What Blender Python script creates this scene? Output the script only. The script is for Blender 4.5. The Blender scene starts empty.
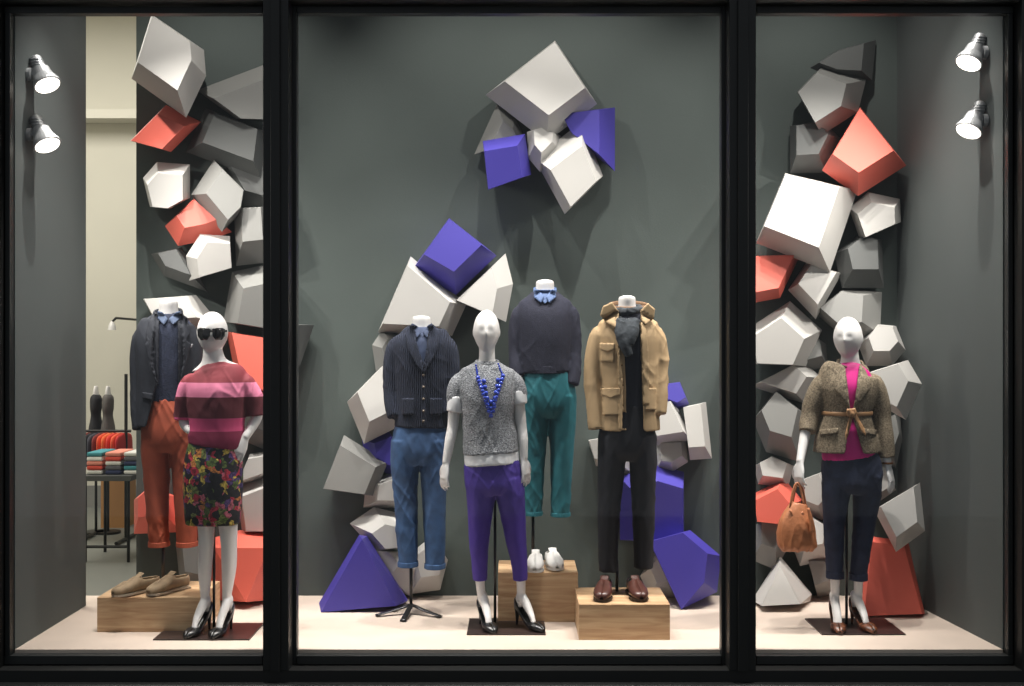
import bpy, bmesh, math, random
from mathutils import Vector, Matrix, noise
from mathutils.bvhtree import BVHTree
random.seed(7)
scene = bpy.context.scene
F = 1164.0; CY = -6.0; EYE = 1.58; BACK = 1.28
CAMP = Vector((0, CY, EYE))

def W(px, py, y):            # survey measurement -> metres at depth y
    d = y - CY
    return Vector(((px-512)*d/F, y, EYE+(343-py)*d/F))
def S(y): return (y-CY)/F    # metres per measured unit at depth y
def proj(co):
    d = co.y-CY
    return 512+co.x*F/d, 343-(co.z-EYE)*F/d
def lin(c):
    c = c/255.0
    return c/12.92 if c <= .04045 else ((c+.055)/1.055)**2.4
def rgb(c): return (lin(c[0]), lin(c[1]), lin(c[2]), 1)

# ------------------------------------------------------------------ materials
def mat(name, col, rough=.6, var=.0, vscale=8, bump=0, bscale=60, kind='noise', metal=0, sheen=0, col2=None, stretch=(1,1,1), coat=0, spec=.5):
    m = bpy.data.materials.new(name); m.use_nodes = True
    nt = m.node_tree; b = nt.nodes['Principled BSDF']
    b.inputs['Base Color'].default_value = rgb(col)
    b.inputs['Roughness'].default_value = rough
    b.inputs['Metallic'].default_value = metal
    b.inputs['Specular IOR Level'].default_value = spec
    if sheen: b.inputs['Sheen Weight'].default_value = sheen
    if coat: b.inputs['Coat Weight'].default_value = coat
    tc = nt.nodes.new('ShaderNodeTexCoord'); mp = nt.nodes.new('ShaderNodeMapping')
    mp.inputs['Scale'].default_value = stretch
    nt.links.new(tc.outputs['Object'], mp.inputs['Vector'])
    if var or col2:
        n = nt.nodes.new('ShaderNodeTexNoise'); n.inputs['Scale'].default_value = vscale
        n.inputs['Detail'].default_value = 4
        r = nt.nodes.new('ShaderNodeValToRGB')
        r.color_ramp.elements[0].position = .35; r.color_ramp.elements[1].position = .65
        c1 = rgb(col); k = 1-var
        c2 = rgb(col2) if col2 else (c1[0]*k, c1[1]*k, c1[2]*k, 1)
        r.color_ramp.elements[0].color = c2; r.color_ramp.elements[1].color = c1
        nt.links.new(mp.outputs[0], n.inputs['Vector']); nt.links.new(n.outputs['Fac'], r.inputs[0])
        nt.links.new(r.outputs[0], b.inputs['Base Color'])
    if bump:
        if kind == 'wave':
            t = nt.nodes.new('ShaderNodeTexWave'); t.inputs['Distortion'].default_value = 3; out = t.outputs['Fac']
            t.bands_direction = 'X'
        elif kind == 'voronoi':
            t = nt.nodes.new('ShaderNodeTexVoronoi'); out = t.outputs['Distance']
        else:
            t = nt.nodes.new('ShaderNodeTexNoise'); out = t.outputs['Fac']
        t.inputs['Scale'].default_value = bscale
        bp = nt.nodes.new('ShaderNodeBump'); bp.inputs['Strength'].default_value = bump
        bp.inputs['Distance'].default_value = .01
        nt.links.new(mp.outputs[0], t.inputs['Vector']); nt.links.new(out, bp.inputs['Height'])
        nt.links.new(bp.outputs[0], b.inputs['Normal'])
    return m

def emis(name, col, st):
    m = bpy.data.materials.new(name); m.use_nodes = True
    b = m.node_tree.nodes['Principled BSDF']
    b.inputs['Emission Color'].default_value = rgb(col); b.inputs['Emission Strength'].default_value = st
    return m

M = {}
M['wall'] = mat('wall_paint', (71,80,77), .75, var=.08, vscale=2, bump=.05, bscale=80)
M['sidewall'] = mat('side_wall_paint', (80,86,85), .8, var=.05, vscale=2)
M['floor'] = mat('floor_paint', (204,188,174), .65, var=.08, vscale=5)
M['black'] = mat('black_metal', (19,20,20), .5, var=.2, vscale=3)
M['black2'] = mat('black_metal_edge', (34,36,36), .45)
M['white'] = mat('mannequin_white', (224,222,220), .35)
M['grey'] = mat('poly_grey', (186,184,180), .5, var=.04, vscale=3)
M['dgrey'] = mat('poly_dark_grey', (126,126,123), .6, var=.05, vscale=3)
M['ddgrey'] = mat('poly_charcoal', (76,78,77), .6)
M['red'] = mat('poly_coral', (220,102,86), .5, var=.04, vscale=3)
M['purple'] = mat('poly_violet', (62,54,148), .5, var=.04, vscale=3)
M['steel'] = mat('steel', (60,60,62), .3, metal=.8)
M['cream'] = mat('cream_wall', (204,201,188), .8, var=.05, vscale=1)
M['shopfloor'] = mat('shop_floor', (116,118,112), .5, var=.1, vscale=2)
M['plate'] = mat('base_plate', (48,36,34), .35)

def wood():
    m = bpy.data.materials.new('pine_wood'); m.use_nodes = True
    nt = m.node_tree; b = nt.nodes['Principled BSDF']; b.inputs['Roughness'].default_value = .6
    tc = nt.nodes.new('ShaderNodeTexCoord'); mp = nt.nodes.new('ShaderNodeMapping')
    mp.inputs['Scale'].default_value = (1.2, 4, 14)
    n = nt.nodes.new('ShaderNodeTexNoise'); n.inputs['Scale'].default_value = 3; n.inputs['Detail'].default_value = 6
    n.inputs['Distortion'].default_value = .8
    r = nt.nodes.new('ShaderNodeValToRGB')
    r.color_ramp.elements[0].position = .3; r.color_ramp.elements[1].position = .7
    r.color_ramp.elements[0].color = rgb((168,130,94)); r.color_ramp.elements[1].color = rgb((206,176,138))
    nt.links.new(tc.outputs['Object'], mp.inputs[0]); nt.links.new(mp.outputs[0], n.inputs[0])
    nt.links.new(n.outputs['Fac'], r.inputs[0]); nt.links.new(r.outputs[0], b.inputs['Base Color'])
    return m
M['wood'] = wood()

def floral():
    m = bpy.data.materials.new('floral_print'); m.use_nodes = True
    nt = m.node_tree; b = nt.nodes['Principled BSDF']; b.inputs['Roughness'].default_value = .6
    tc = nt.nodes.new('ShaderNodeTexCoord')
    n = nt.nodes.new('ShaderNodeTexNoise'); n.inputs['Scale'].default_value = 22
    mx = nt.nodes.new('ShaderNodeMixRGB'); mx.inputs[0].default_value = .07
    v = nt.nodes.new('ShaderNodeTexVoronoi'); v.inputs['Scale'].default_value = 34
    sp = nt.nodes.new('ShaderNodeSeparateColor')
    r = nt.nodes.new('ShaderNodeValToRGB'); r.color_ramp.interpolation = 'CONSTANT'
    e = r.color_ramp.elements
    e[0].position = 0; e[0].color = rgb((24,24,30)); e[1].position = .34; e[1].color = rgb((88,108,50))
    for p, c in ((.46,(26,26,34)),(.58,(186,44,68)),(.67,(214,188,84)),(.74,(84,60,120)),(.81,(200,104,122)),(.88,(120,130,70)),(.96,(206,130,64))):
        k = e.new(p); k.color = rgb(c)
    v2 = nt.nodes.new('ShaderNodeTexVoronoi'); v2.inputs['Scale'].default_value = 90
    mm = nt.nodes.new('ShaderNodeMixRGB'); mm.blend_type = 'MULTIPLY'; mm.inputs[0].default_value = .8
    r2 = nt.nodes.new('ShaderNodeValToRGB'); r2.color_ramp.elements[0].color = (1,1,1,1); r2.color_ramp.elements[1].color = (.12,.12,.12,1)
    r2.color_ramp.elements[0].position = .3; r2.color_ramp.elements[1].position = .75
    L = nt.links
    L.new(tc.outputs['Object'], n.inputs['Vector']); L.new(tc.outputs['Object'], mx.inputs[1]); L.new(n.outputs['Color'], mx.inputs[2])
    L.new(mx.outputs[0], v.inputs['Vector']); L.new(mx.outputs[0], v2.inputs['Vector'])
    L.new(v.outputs['Color'], sp.inputs[0]); L.new(sp.outputs[0], r.inputs[0])
    L.new(v2.outputs['Distance'], r2.inputs[0]); L.new(r.outputs[0], mm.inputs[1]); L.new(r2.outputs[0], mm.inputs[2])
    L.new(mm.outputs[0], b.inputs['Base Color'])
    return m
M['floral'] = floral()

def stripes(zs, cols):
    """horizontal knitted bands; zs descending heights (m)"""
    m = bpy.data.materials.new('striped_knit'); m.use_nodes = True
    nt = m.node_tree; b = nt.nodes['Principled BSDF']; b.inputs['Roughness'].default_value = .75
    tc = nt.nodes.new('ShaderNodeTexCoord'); s = nt.nodes.new('ShaderNodeSeparateXYZ')
    mr = nt.nodes.new('ShaderNodeMapRange'); lo, hi = .8, 1.8
    mr.inputs['From Min'].default_value = lo; mr.inputs['From Max'].default_value = hi
    r = nt.nodes.new('ShaderNodeValToRGB'); r.color_ramp.interpolation = 'CONSTANT'
    pr = sorted([((z-lo)/(hi-lo), c) for z, c in zip(zs, cols)])
    r.color_ramp.elements[0].position = 0; r.color_ramp.elements[0].color = rgb(pr[0][1])
    r.color_ramp.elements[1].position = pr[1][0]; r.color_ramp.elements[1].color = rgb(pr[1][1])
    for p, c in pr[2:]:
        r.color_ramp.elements.new(p).color = rgb(c)
    L = nt.links; L.new(tc.outputs['Object'], s.inputs[0]); L.new(s.outputs['Z'], mr.inputs[0])
    L.new(mr.outputs[0], r.inputs[0]); L.new(r.outputs[0], b.inputs['Base Color'])
    return m

# ------------------------------------------------------------------ mesh helpers
def link(o, parent=None):
    scene.collection.objects.link(o)
    if parent: o.parent = parent
    return o
def empty(name):
    e = bpy.data.objects.new(name, None); e.empty_display_size = .1
    scene.collection.objects.link(e); return e
def mk(name, vf, m, parent=None, smooth=False, solid=0, bevel=0):
    me = bpy.data.meshes.new(name); me.from_pydata([tuple(v) for v in vf[0]], [], vf[1]); me.validate(); me.update()
    bm = bmesh.new(); bm.from_mesh(me); bmesh.ops.recalc_face_normals(bm, faces=bm.faces); bm.to_mesh(me); bm.free()
    me.materials.append(m)
    if smooth: me.polygons.foreach_set('use_smooth', [True]*len(me.polygons))
    o = bpy.data.objects.new(name, me); link(o, parent)
    if solid:
        s = o.modifiers.new('s', 'SOLIDIFY'); s.thickness = solid; s.offset = 0
    if bevel:
        s = o.modifiers.new('b', 'BEVEL'); s.width = bevel; s.segments = 2; s.limit_method = 'ANGLE'
    return o
def boxvf(x0, x1, y0, y1, z0, z1):
    v = [(x, y, z) for x in (x0, x1) for y in (y0, y1) for z in (z0, z1)]
    f = [(0,1,3,2),(4,6,7,5),(0,4,5,1),(2,3,7,6),(0,2,6,4),(1,5,7,3)]
    return v, f
def box(name, x0, x1, y0, y1, z0, z1, m, parent=None, bevel=0):
    return mk(name, boxvf(x0, x1, y0, y1, z0, z1), m, parent, bevel=bevel)
def join(parts):
    V, Fc = [], []
    for v, f in parts:
        k = len(V); V += list(v); Fc += [tuple(i+k for i in q) for q in f]
    return V, Fc
def crom(a, b, c, d, t):
    return .5*((2*b)+(c-a)*t+(2*a-5*b+4*c-d)*t*t+(3*b-a-3*c+d)*t**3)
def tube(rows, n=20, ex=2.0, bref=None, sub=4):
    bref = bref or Vector((0,1,0))
    if sub > 1 and len(rows) > 2:
        out = []
        for i in range(len(rows)-1):
            g = [rows[max(0, i-1)], rows[i], rows[i+1], rows[min(len(rows)-1, i+2)]]
            for k in range(sub):
                t = k/sub
                out.append((crom(g[0][0], g[1][0], g[2][0], g[3][0], t),
                            max(.001, crom(g[0][1], g[1][1], g[2][1], g[3][1], t)),
                            max(.001, crom(g[0][2], g[1][2], g[2][2], g[3][2], t))))
        out.append(rows[-1]); rows = out
    V, Fc = [], []; N = len(rows)
    for i, (p, a, b) in enumerate(rows):
        t = (rows[min(N-1, i+1)][0]-rows[max(0, i-1)][0])
        t = t.normalized() if t.length > 1e-8 else Vector((0,0,1))
        bb = bref-t*bref.dot(t)
        if bb.length < .05: bb = Vector((0,0,1))-t*t.z
        bb.normalize(); aa = t.cross(bb)
        for k in range(n):
            th = 2*math.pi*k/n; c, s = math.cos(th), math.sin(th)
            c = math.copysign(abs(c)**(2/ex), c); s = math.copysign(abs(s)**(2/ex), s)
            V.append(p+aa*(a*c)+bb*(b*s))
    for i in range(N-1):
        for k in range(n):
            j = (k+1) % n
            Fc.append((i*n+k, i*n+j, (i+1)*n+j, (i+1)*n+k))
    V.append(rows[0][0]); V.append(rows[-1][0]); a, b = len(V)-2, len(V)-1
    for k in range(n):
        j = (k+1) % n
        Fc.append((a, j, k)); Fc.append((b, (N-1)*n+k, (N-1)*n+j))
    return V, Fc
def T(Y, rows, **kw):        # rows: (px,py,halfwidth[,depth half m[,dy]])
    out = []
    for r in rows:
        dy = r[4] if len(r) > 4 else 0
        a = r[2]*S(Y); b = r[3] if len(r) > 3 and r[3] else a
        out.append((W(r[0], r[1], Y+dy), a, b))
    return tube(out, **kw)
def loop(c, rx, ry, r, rz, tilt=0, n=32, m=10, roll=0):
    V, Fc = [], []
    for i in range(n):
        th = 2*math.pi*i/n; d = Vector((math.cos(th), math.sin(th), 0))
        p = Vector((rx*d.x, ry*d.y, tilt*d.y+roll*d.x))
        for k in range(m):
            ph = 2*math.pi*k/m
            V.append(c+p+d*(r*math.cos(ph))+Vector((0,0,rz*math.sin(ph))))
    for i in range(n):
        for k in range(m):
            a, b = (i+1) % n, (k+1) % m
            Fc.append((i*m+k, a*m+k, a*m+b, i*m+b))
    return V, Fc
def ball(c, rx, ry=None, rz=None, n=12, m=8):
    ry = ry or rx; rz = rz or rx
    V, Fc = [], []
    for j in range(1, m):
        ph = math.pi*j/m
        for i in range(n):
            th = 2*math.pi*i/n
            V.append(c+Vector((rx*math.sin(ph)*math.cos(th), ry*math.sin(ph)*math.sin(th), rz*math.cos(ph))))
    V.append(c+Vector((0,0,rz))); V.append(c-Vector((0,0,rz))); a, b = len(V)-2, len(V)-1
    for j in range(m-2):
        for i in range(n):
            k = (i+1) % n
            Fc.append((j*n+i, (j+1)*n+i, (j+1)*n+k, j*n+k))
    for i in range(n):
        k = (i+1) % n
        Fc.append((a, i, k)); Fc.append((b, (m-2)*n+k, (m-2)*n+i))
    return V, Fc

def fuse(name, parts, m, parent, voxel=.007, smooth=5, wr=None, cut=None, solid=0):
    V, Fc = join(parts)
    me = bpy.data.meshes.new('tmp'); me.from_pydata([tuple(v) for v in V], [], Fc); me.update()
    bm = bmesh.new(); bm.from_mesh(me); bmesh.ops.recalc_face_normals(bm, faces=bm.faces); bm.to_mesh(me); bm.free()
    o = bpy.data.objects.new('tmp', me); scene.collection.objects.link(o)
    r = o.modifiers.new('r', 'REMESH'); r.mode = 'VOXEL'; r.voxel_size = voxel
    if smooth:
        s = o.modifiers.new('s', 'SMOOTH'); s.factor = .5; s.iterations = smooth
    dg = bpy.context.evaluated_depsgraph_get()
    nm = bpy.data.meshes.new_from_object(o.evaluated_get(dg))
    bpy.data.objects.remove(o); bpy.data.meshes.remove(me)
    nm.name = name
    if wr:
        ns = [v.normal.copy() for v in nm.vertices]
        for v, n_ in zip(nm.vertices, ns):
            v.co = v.co+n_*wr(v.co)
    if cut:
        bm = bmesh.new(); bm.from_mesh(nm)
        dl = [f for f in bm.faces if cut(f.calc_center_median(), f.normal)]
        bmesh.ops.delete(bm, geom=dl, context='FACES')
        for _ in range(6):
            bv = [v for v in bm.verts if v.is_boundary]
            new = {}
            for v in bv:
                nb = [e.other_vert(v).co for e in v.link_edges if e.is_boundary]
                if len(nb) == 2: new[v] = v.co*.5+(nb[0]+nb[1])*.25
            for v, c in new.items(): v.co = c
        bm.to_mesh(nm); bm.free()
    nm.update()
    nm.polygons.foreach_set('use_smooth', [True]*len(nm.polygons))
    nm.materials.clear(); nm.materials.append(m)
    ob = bpy.data.objects.new(name, nm); link(ob, parent)
    if solid:
        s = ob.modifiers.new('s', 'SOLIDIFY'); s.thickness = solid; s.offset = -1
    return ob
def wr(amp, fx=14, fz=6, seed=0., diag=5):
    """cloth folds: soft ridges running across the fabric, smooth between"""
    amp *= .8
    def f(c):
        a = noise.noise(Vector((c.x*fx*.7+seed+c.z*3, c.y*fx*.5, c.z*fz*1.1+c.x*diag*1.3)))
        b = noise.noise(Vector((c.x*fx*.9-seed-c.z*4, c.y*fx*.7+3, c.z*fz*.8-c.x*diag*1.2)))
        k = noise.noise(Vector((c.x*4+seed, c.y*4, c.z*4)))
        k = max(.15, min(1, .5+k*1.6))
        r1 = max(0, 1-abs(a)*3.6)**1.5; r2 = max(0, 1-abs(b)*3.6)**1.5
        return amp*(.55*r1+.4*r2-.3)*k
    return f
def bvh(o):
    me = o.data
    return BVHTree.FromPolygons([v.co.copy() for v in me.vertices], [tuple(p.vertices) for p in me.polygons])
def patch(name, Y, poly, m, parent, targets, off=.006, thick=.005, res=.016):
    bm = bmesh.new()
    bm.faces.new([bm.verts.new(W(x, y, Y)) for x, y in poly])
    bmesh.ops.triangulate(bm, faces=bm.faces[:])
    for _ in range(7):
        es = [e for e in bm.edges if e.calc_length() > res]
        if not es: break
        bmesh.ops.subdivide_edges(bm, edges=es, cuts=1)
        bmesh.ops.triangulate(bm, faces=bm.faces[:])
    miss = []; ds = []
    for v in bm.verts:
        d = (v.co-CAMP).normalized(); best = None
        for t in targets:
            h = t.ray_cast(CAMP, d)
            if h[0] and (best is None or h[3] < best): best = h[3]
        if best: v.co = CAMP+d*(best-off); ds.append(v.co.y)
        else: miss.append((v, d))
    if ds:
        my = sorted(ds)[len(ds)//2]
        for v, d in miss: v.co = CAMP+d*((my-CY)/d.y)
    bmesh.ops.recalc_face_normals(bm, faces=bm.faces)
    me = bpy.data.meshes.new(name); bm.to_mesh(me); bm.free(); me.materials.append(m)
    me.polygons.foreach_set('use_smooth', [True]*len(me.polygons))
    o = bpy.data.objects.new(name, me); link(o, parent)
    s = o.modifiers.new('s', 'SOLIDIFY'); s.thickness = thick; s.offset = 0
    return o
def dots(name, Y, pts, r, m, parent, targets, off=.004):
    P = []
    for x, y in pts:
        p = W(x, y, Y); d = (p-CAMP).normalized(); best = None
        for t in targets:
            h = t.ray_cast(CAMP, d)
            if h[0] and (best is None or h[3] < best): best = h[3]
        if best: p = CAMP+d*(best-off)
        P.append(ball(p, r))
    return mk(name, join(P), m, parent, smooth=True)

# ------------------------------------------------------------------ shell
box('floor', -2.75, 2.75, 0.0, BACK, -.12, 0, M['floor'])
box('wall_back', -2.35, 2.45, BACK, BACK+.08, -.12, 4.6, M['wall'])
mk('wall_left', boxvf(-2.66, -2.562, 0.0, 1.0, -.12, 4.6), M['sidewall'])
v = [(2.53,0,-.12),(2.41,BACK,-.12),(2.60,BACK,-.12),(2.70,0,-.12)]
v += [(a, b, 4.6) for a, b, c in v]
mk('wall_right', (v, [(0,1,2,3),(7,6,5,4),(0,4,5,1),(1,5,6,2),(2,6,7,3),(3,7,4,0)]), M['sidewall'])
box('ceiling', -2.75, 2.75, 0.0, 1.36, 4.6, 4.7, M['ddgrey'])
# facade
def gx(px): return (px-512)*6/F
def gz(py): return EYE+(343-py)*6/F
box('wall_front_left', -5, gx(8), -.14, .0, -.5, 5, M['black'])
box('wall_front_right', gx(1010), 5, -.14, .0, -.5, 5, M['black'])
box('wall_front_top', gx(8), gx(1010), -.14, .0, gz(8), 5, M['black'])
box('wall_front_base', gx(8), gx(1010), -.14, .0, -.5, gz(663), M['black'])
box('trim_sill', -3, 3, -.20, -.14, gz(686)-.1, gz(674), M['black'], bevel=.006)
box('ground_pavement', -8, 8, -8, -.20, -.6, -.5, M['shopfloor'])
for i, (a, b) in enumerate(((265,298),(720,754))):
    e = empty('trim_%d' % (i+1))
    box('post', gx(a+4), gx(b-4), -.15, .03, gz(663), gz(8), M['black'], e, bevel=.004)
    box('rebate', gx(a), gx(b), -.04, .02, gz(663), gz(8), M['black2'], e, bevel=.003)
    box('cap', gx(a+12), gx(b-12), -.165, -.15, gz(663), gz(8), M['black'], e, bevel=.003)
gm = bpy.data.materials.new('window_glass'); gm.use_nodes = True
nt = gm.node_tree; nt.nodes.clear()
o_ = nt.nodes.new('ShaderNodeOutputMaterial'); t_ = nt.nodes.new('ShaderNodeBsdfTransparent'); g_ = nt.nodes.new('ShaderNodeBsdfGlossy')
g_.inputs['Roughness'].default_value = .02; x_ = nt.nodes.new('ShaderNodeMixShader'); x_.inputs[0].default_value = .02
nt.links.new(t_.outputs[0], x_.inputs[1]); nt.links.new(g_.outputs[0], x_.inputs[2]); nt.links.new(x_.outputs[0], o_.inputs[0])
for i, (a, b) in enumerate(((8,265),(298,720),(754,1010))):
    e = empty('window_%d' % (i+1))
    box('glass', gx(a)+.002, gx(b)-.002, -.022, -.018, gz(662), gz(9), gm, e)
    box('frame_top', gx(a)+.002, gx(b)-.002, -.05, .01, gz(16), gz(9), M['black2'], e, bevel=.003)
    box('frame_bottom', gx(a)+.002, gx(b)-.002, -.05, .01, gz(662), gz(653), M['black2'], e, bevel=.003)
    if i == 0: box('frame_side', gx(9), gx(14), -.05, .01, gz(653), gz(16), M['black2'], e, bevel=.003)
    if i == 2: box('frame_side', gx(1004), gx(1009), -.05, .01, gz(653), gz(16), M['black2'], e, bevel=.003)

# ------------------------------------------------------------------ shop interior behind the gap
box('floor_shop', -6.5, 3, BACK+.08, 6.2, -.22, -.12, M['shopfloor'])
box('wall_shop_back', -6.5, 3, 6.1, 6.2, -.12, 5.4, M['cream'])
box('wall_shop_left', -6.6, -6.5, .9, 6.2, -.12, 5.4, M['cream'])
box('wall_shop_return', -6.5, -2.665, .92, 1.0, -.12, 5.4, M['cream'])
box('ceiling_shop', -6.6, 3, .9, 6.2, 5.4, 5.5, M['cream'])
box('floor_shop_threshold', -6.5, -2.35, 1.0, BACK+.08, -.22, -.12, M['shopfloor'])
box('trim_beam', -6.5, 0, 5.8, 6.1, 3.86, 3.95, M['cream'])
box('baseboard_shop', -6.5, 3, 6.07, 6.1, -.12, .1, M['dgrey'])
YI = 4.0
def IW(px, py, dy=0): return W(px, py, YI+dy)
rk = empty('clothes_rack')
def rod(name, a, b, r, m, parent, n=10):
    return mk(name, tube([(a, r, r), (b, r, r)], n=n, sub=1, bref=Vector((.3,.9,.1))), m, parent, smooth=False)
rod('rail', IW(84,431), IW(131,431), .012, M['black'], rk)
for px in (84, 126):
    rod('post', IW(px,374), Vector((IW(px,431).x, YI, -.12)), .014, M['black'], rk)
    p = IW(px,431); rod('foot', Vector((p.x, YI-.25, -.1)), Vector((p.x, YI+.25, -.1)), .015, M['black'], rk)
gc = [(150,60,50),(40,40,46),(70,70,80),(130,50,46),(230,90,56),(240,116,64),(220,66,54),(236,100,66),(200,50,48)]
for i, c in enumerate(gc):
    x = 87+i*4.6
    mk('garment_%d' % i, T(YI, [(x,433,1.2,.05),(x,437,2.2,.2),(x+.3,452,2.4,.22),(x,460+(i%3)*2,2.6,.24)], n=14), mat('garment%d' % i, c, .8), rk, smooth=True)
tb = empty('display_table')
a = IW(80,476,-1); b = IW(131,476,-1); YT = YI-1
box('top', a.x, b.x, YT, YT+.5, a.z-.04, a.z, M['ddgrey'], tb)
for x in (a.x+.03, b.x-.03):
    for y in (YT+.03, YT+.47): rod('leg', Vector((x,y,a.z-.04)), Vector((x,y,-.12)), .012, M['black'], tb)
rod('stretcher', Vector((a.x+.03,YT+.03,.0)), Vector((b.x-.03,YT+.03,.0)), .012, M['black'], tb)
fc = [(226,226,220),(70,150,160),(226,84,66),(50,60,96),(236,150,130),(100,100,106),(240,240,235)]
fs = empty('folded_clothes')
for i in range(3):
    for j in range(5):
        x0 = a.x+.02+i*.145
        box('folded_%d_%d' % (i, j), x0, x0+.125, YT+.08, YT+.4, a.z+.003+j*.035, a.z+.035+j*.035, mat('fold%d%d' % (i, j), fc[(i*3+j*2) % 7], .8), fs, bevel=.01)
box('cardboard_box', IW(112,0,1).x, IW(136,0,1).x, YI+.7, YI+1.0, -.12, .32, mat('card', (176,130,84), .8))
for i, px in enumerate((96, 108)):
    e = empty('bust_mannequin' if i == 0 else 'bust_mannequin.001')
    mk('neck', T(YI+.4, [(px,386,1.5,.03),(px,391,2.2,.05),(px,397,3,.05)], n=14), M['white'], e, smooth=True)
    mk('dress', T(YI+.4, [(px,394,2,.05),(px,398,5,.08),(px,408,4.5,.1),(px,416,3.8,.09),(px,430,6,.12),(px,450,7,.13)], n=18), mat('dress%d' % i, ((34,34,38),(90,86,84))[i], .8), e, smooth=True)
    rod('stand', W(px,450,YI+.4), Vector((W(px,450,YI+.4).x, YI+.4, -.12)), .012, M['black'], e)
    p = W(px,450,YI+.4)
    mk('stand_base', tube([(Vector((p.x,YI+.4,-.12)),.11,.11),(Vector((p.x,YI+.4,-.1)),.11,.11)], sub=1), M['black'], e)
e = empty('wall_lamp')
rod('arm', W(140,320,YI+2.0), W(116,318,YI+1.6), .012, M['black'], e)
rod('drop', W(116,318,YI+1.6), W(112,322,YI+1.6), .012, M['black'], e)
mk('shade', T(YI+1.6, [(112,321,1,.01),(112,325,3,.04),(112,330,4,.05)], n=16), M['white'], e)

# ------------------------------------------------------------------ polyhedra
gi = [0]
def crisp(ol):
    """replace short chamfer edges by their sharp corner"""
    ol = [tuple(map(float, p[:2])) for p in ol]
    for _ in range(3):
        n = len(ol)
        if n <= 4: break
        el = [math.dist(ol[i], ol[(i+1) % n]) for i in range(n)]
        i = min(range(n), key=lambda k: el[k])
        if el[i] > .125*sum(el): break
        a, b, c, d = ol[i-1], ol[i], ol[(i+1) % n], ol[(i+2) % n]
        r = (b[0]-a[0], b[1]-a[1]); q = (c[0]-d[0], c[1]-d[1])
        den = r[0]*q[1]-r[1]*q[0]; mid = ((b[0]+c[0])/2, (b[1]+c[1])/2); X = mid
        if abs(den) > 1e-6:
            t = ((d[0]-a[0])*q[1]-(d[1]-a[1])*q[0])/den
            x = (a[0]+r[0]*t, a[1]+r[1]*t)
            if t > 1:
                dd = math.dist(x, mid); lim = min(el[i]*.55, 8)
                k = min(1, lim/max(dd, 1e-6))
                X = (mid[0]+(x[0]-mid[0])*k, mid[1]+(x[1]-mid[1])*k)
        j = (i+1) % n
        ol[i] = X; del ol[j]
    return ol
def gem(c, outline, inner, base=.1, h=.2, s=None):
    gi[0] += 1; rr = random.Random(gi[0]*13+5)
    bm = bmesh.new(); P = []
    explicit = any(len(p) > 2 for p in inner)
    if not explicit: outline = crisp(outline)
    cx = sum(p[0] for p in outline)/len(outline); cy = sum(p[1] for p in outline)/len(outline)
    if explicit:
        for p in outline:
            P.append(W(p[0], p[1], BACK-base))
            P.append(W(cx+(p[0]-cx)*.72, cy+(p[1]-cy)*.72, BACK-max(.004, base-.18)))
        for p in inner: P.append(W(p[0], p[1], BACK-base-p[2]))
    else:
        # cut block: tilted base polygon, parallel flat front face, planar side faces
        s = min(.8, (s or rr.uniform(.55, .7)))
        ix = sum(p[0] for p in inner)/len(inner)-cx; iy = sum(p[1] for p in inner)/len(inner)-cy
        L = math.hypot(ix, iy) or 1; ux, uy = ix/L, iy/L
        n = len(outline)
        cand = list(outline)+[((outline[i][0]+outline[(i+1) % n][0])/2, (outline[i][1]+outline[(i+1) % n][1])/2) for i in range(n)]
        pv = max(cand, key=lambda p: ((p[0]-cx)*ux+(p[1]-cy)*uy)/(math.hypot(p[0]-cx, p[1]-cy)+1e-6))
        qx, qy = cx+(pv[0]-cx)*.9, cy+(pv[1]-cy)*.9
        g = .0013; ax, ay = -ux*g*rr.uniform(.3, 1.2)+rr.uniform(-.0004, .0004), -uy*g*rr.uniform(.3, 1.2)+rr.uniform(-.0002, .0009)
        f = lambda x, y: ax*(x-cx)+ay*(y-cy)
        mn = min(f(p[0], p[1]) for p in outline)
        hh = h*.85
        for p in outline:
            d = base*.8+f(p[0], p[1])-mn
            P.append(W(p[0], p[1], BACK-max(.01, d)))
            P.append(W(cx+(p[0]-cx)*.72, cy+(p[1]-cy)*.72, BACK-.004 if base < .25 else BACK-base+.15))
            x2, y2 = qx+s*(p[0]-qx), qy+s*(p[1]-qy)
            P.append(W(x2, y2, BACK-(base*.8+hh+f(x2, y2)-mn)))
    for q in P:
        q.z = max(q.z, .003); q.x = min(q.x, 2.405); bm.verts.new(q)
    r = bmesh.ops.convex_hull(bm, input=bm.verts[:])
    dl = list({g_ for g_ in r['geom_interior']+r['geom_unused'] if isinstance(g_, bmesh.types.BMVert)})
    bmesh.ops.delete(bm, geom=dl, context='VERTS')
    bmesh.ops.dissolve_limit(bm, angle_limit=math.radians(8), verts=bm.verts[:], edges=bm.edges[:])
    bmesh.ops.recalc_face_normals(bm, faces=bm.faces[:])
    me = bpy.data.meshes.new('geometric_polyhedron'); bm.to_mesh(me); bm.free(); me.materials.append(M[c])
    o = bpy.data.objects.new('geometric_polyhedron', me); scene.collection.objects.link(o)
    return o
G, D_, K, R, U = 'grey', 'dgrey', 'ddgrey', 'red', 'purple'
# centre top
gem(G, [(488,88),(546,47),(558,45),(597,104),(565,134),(528,134),(498,108)], [(548,70)], .12, .22, .72)
gem(D_, [(497,104),(515,118),(524,136),(498,150),(478,156),(480,140)], [(510,138)], .06, .12)
gem(U, [(484,156),(491,139),(525,134),(529,160),(522,178),(488,190)], [(494,174)], .16, .16, .78)
gem(G, [(527,132),(543,126),(561,136),(560,152),(540,172),(528,158)], [(541,136)], .14, .14)
gem(U, [(560,113),(600,109),(615,108),(619,160),(604,168),(575,140)], [(578,126)], .04, .22, .7)
gem(G, [(534,158),(574,127),(585,127),(603,176),(580,205),(557,210),(546,190)], [(576,176)], .18, .2, .66)
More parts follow.
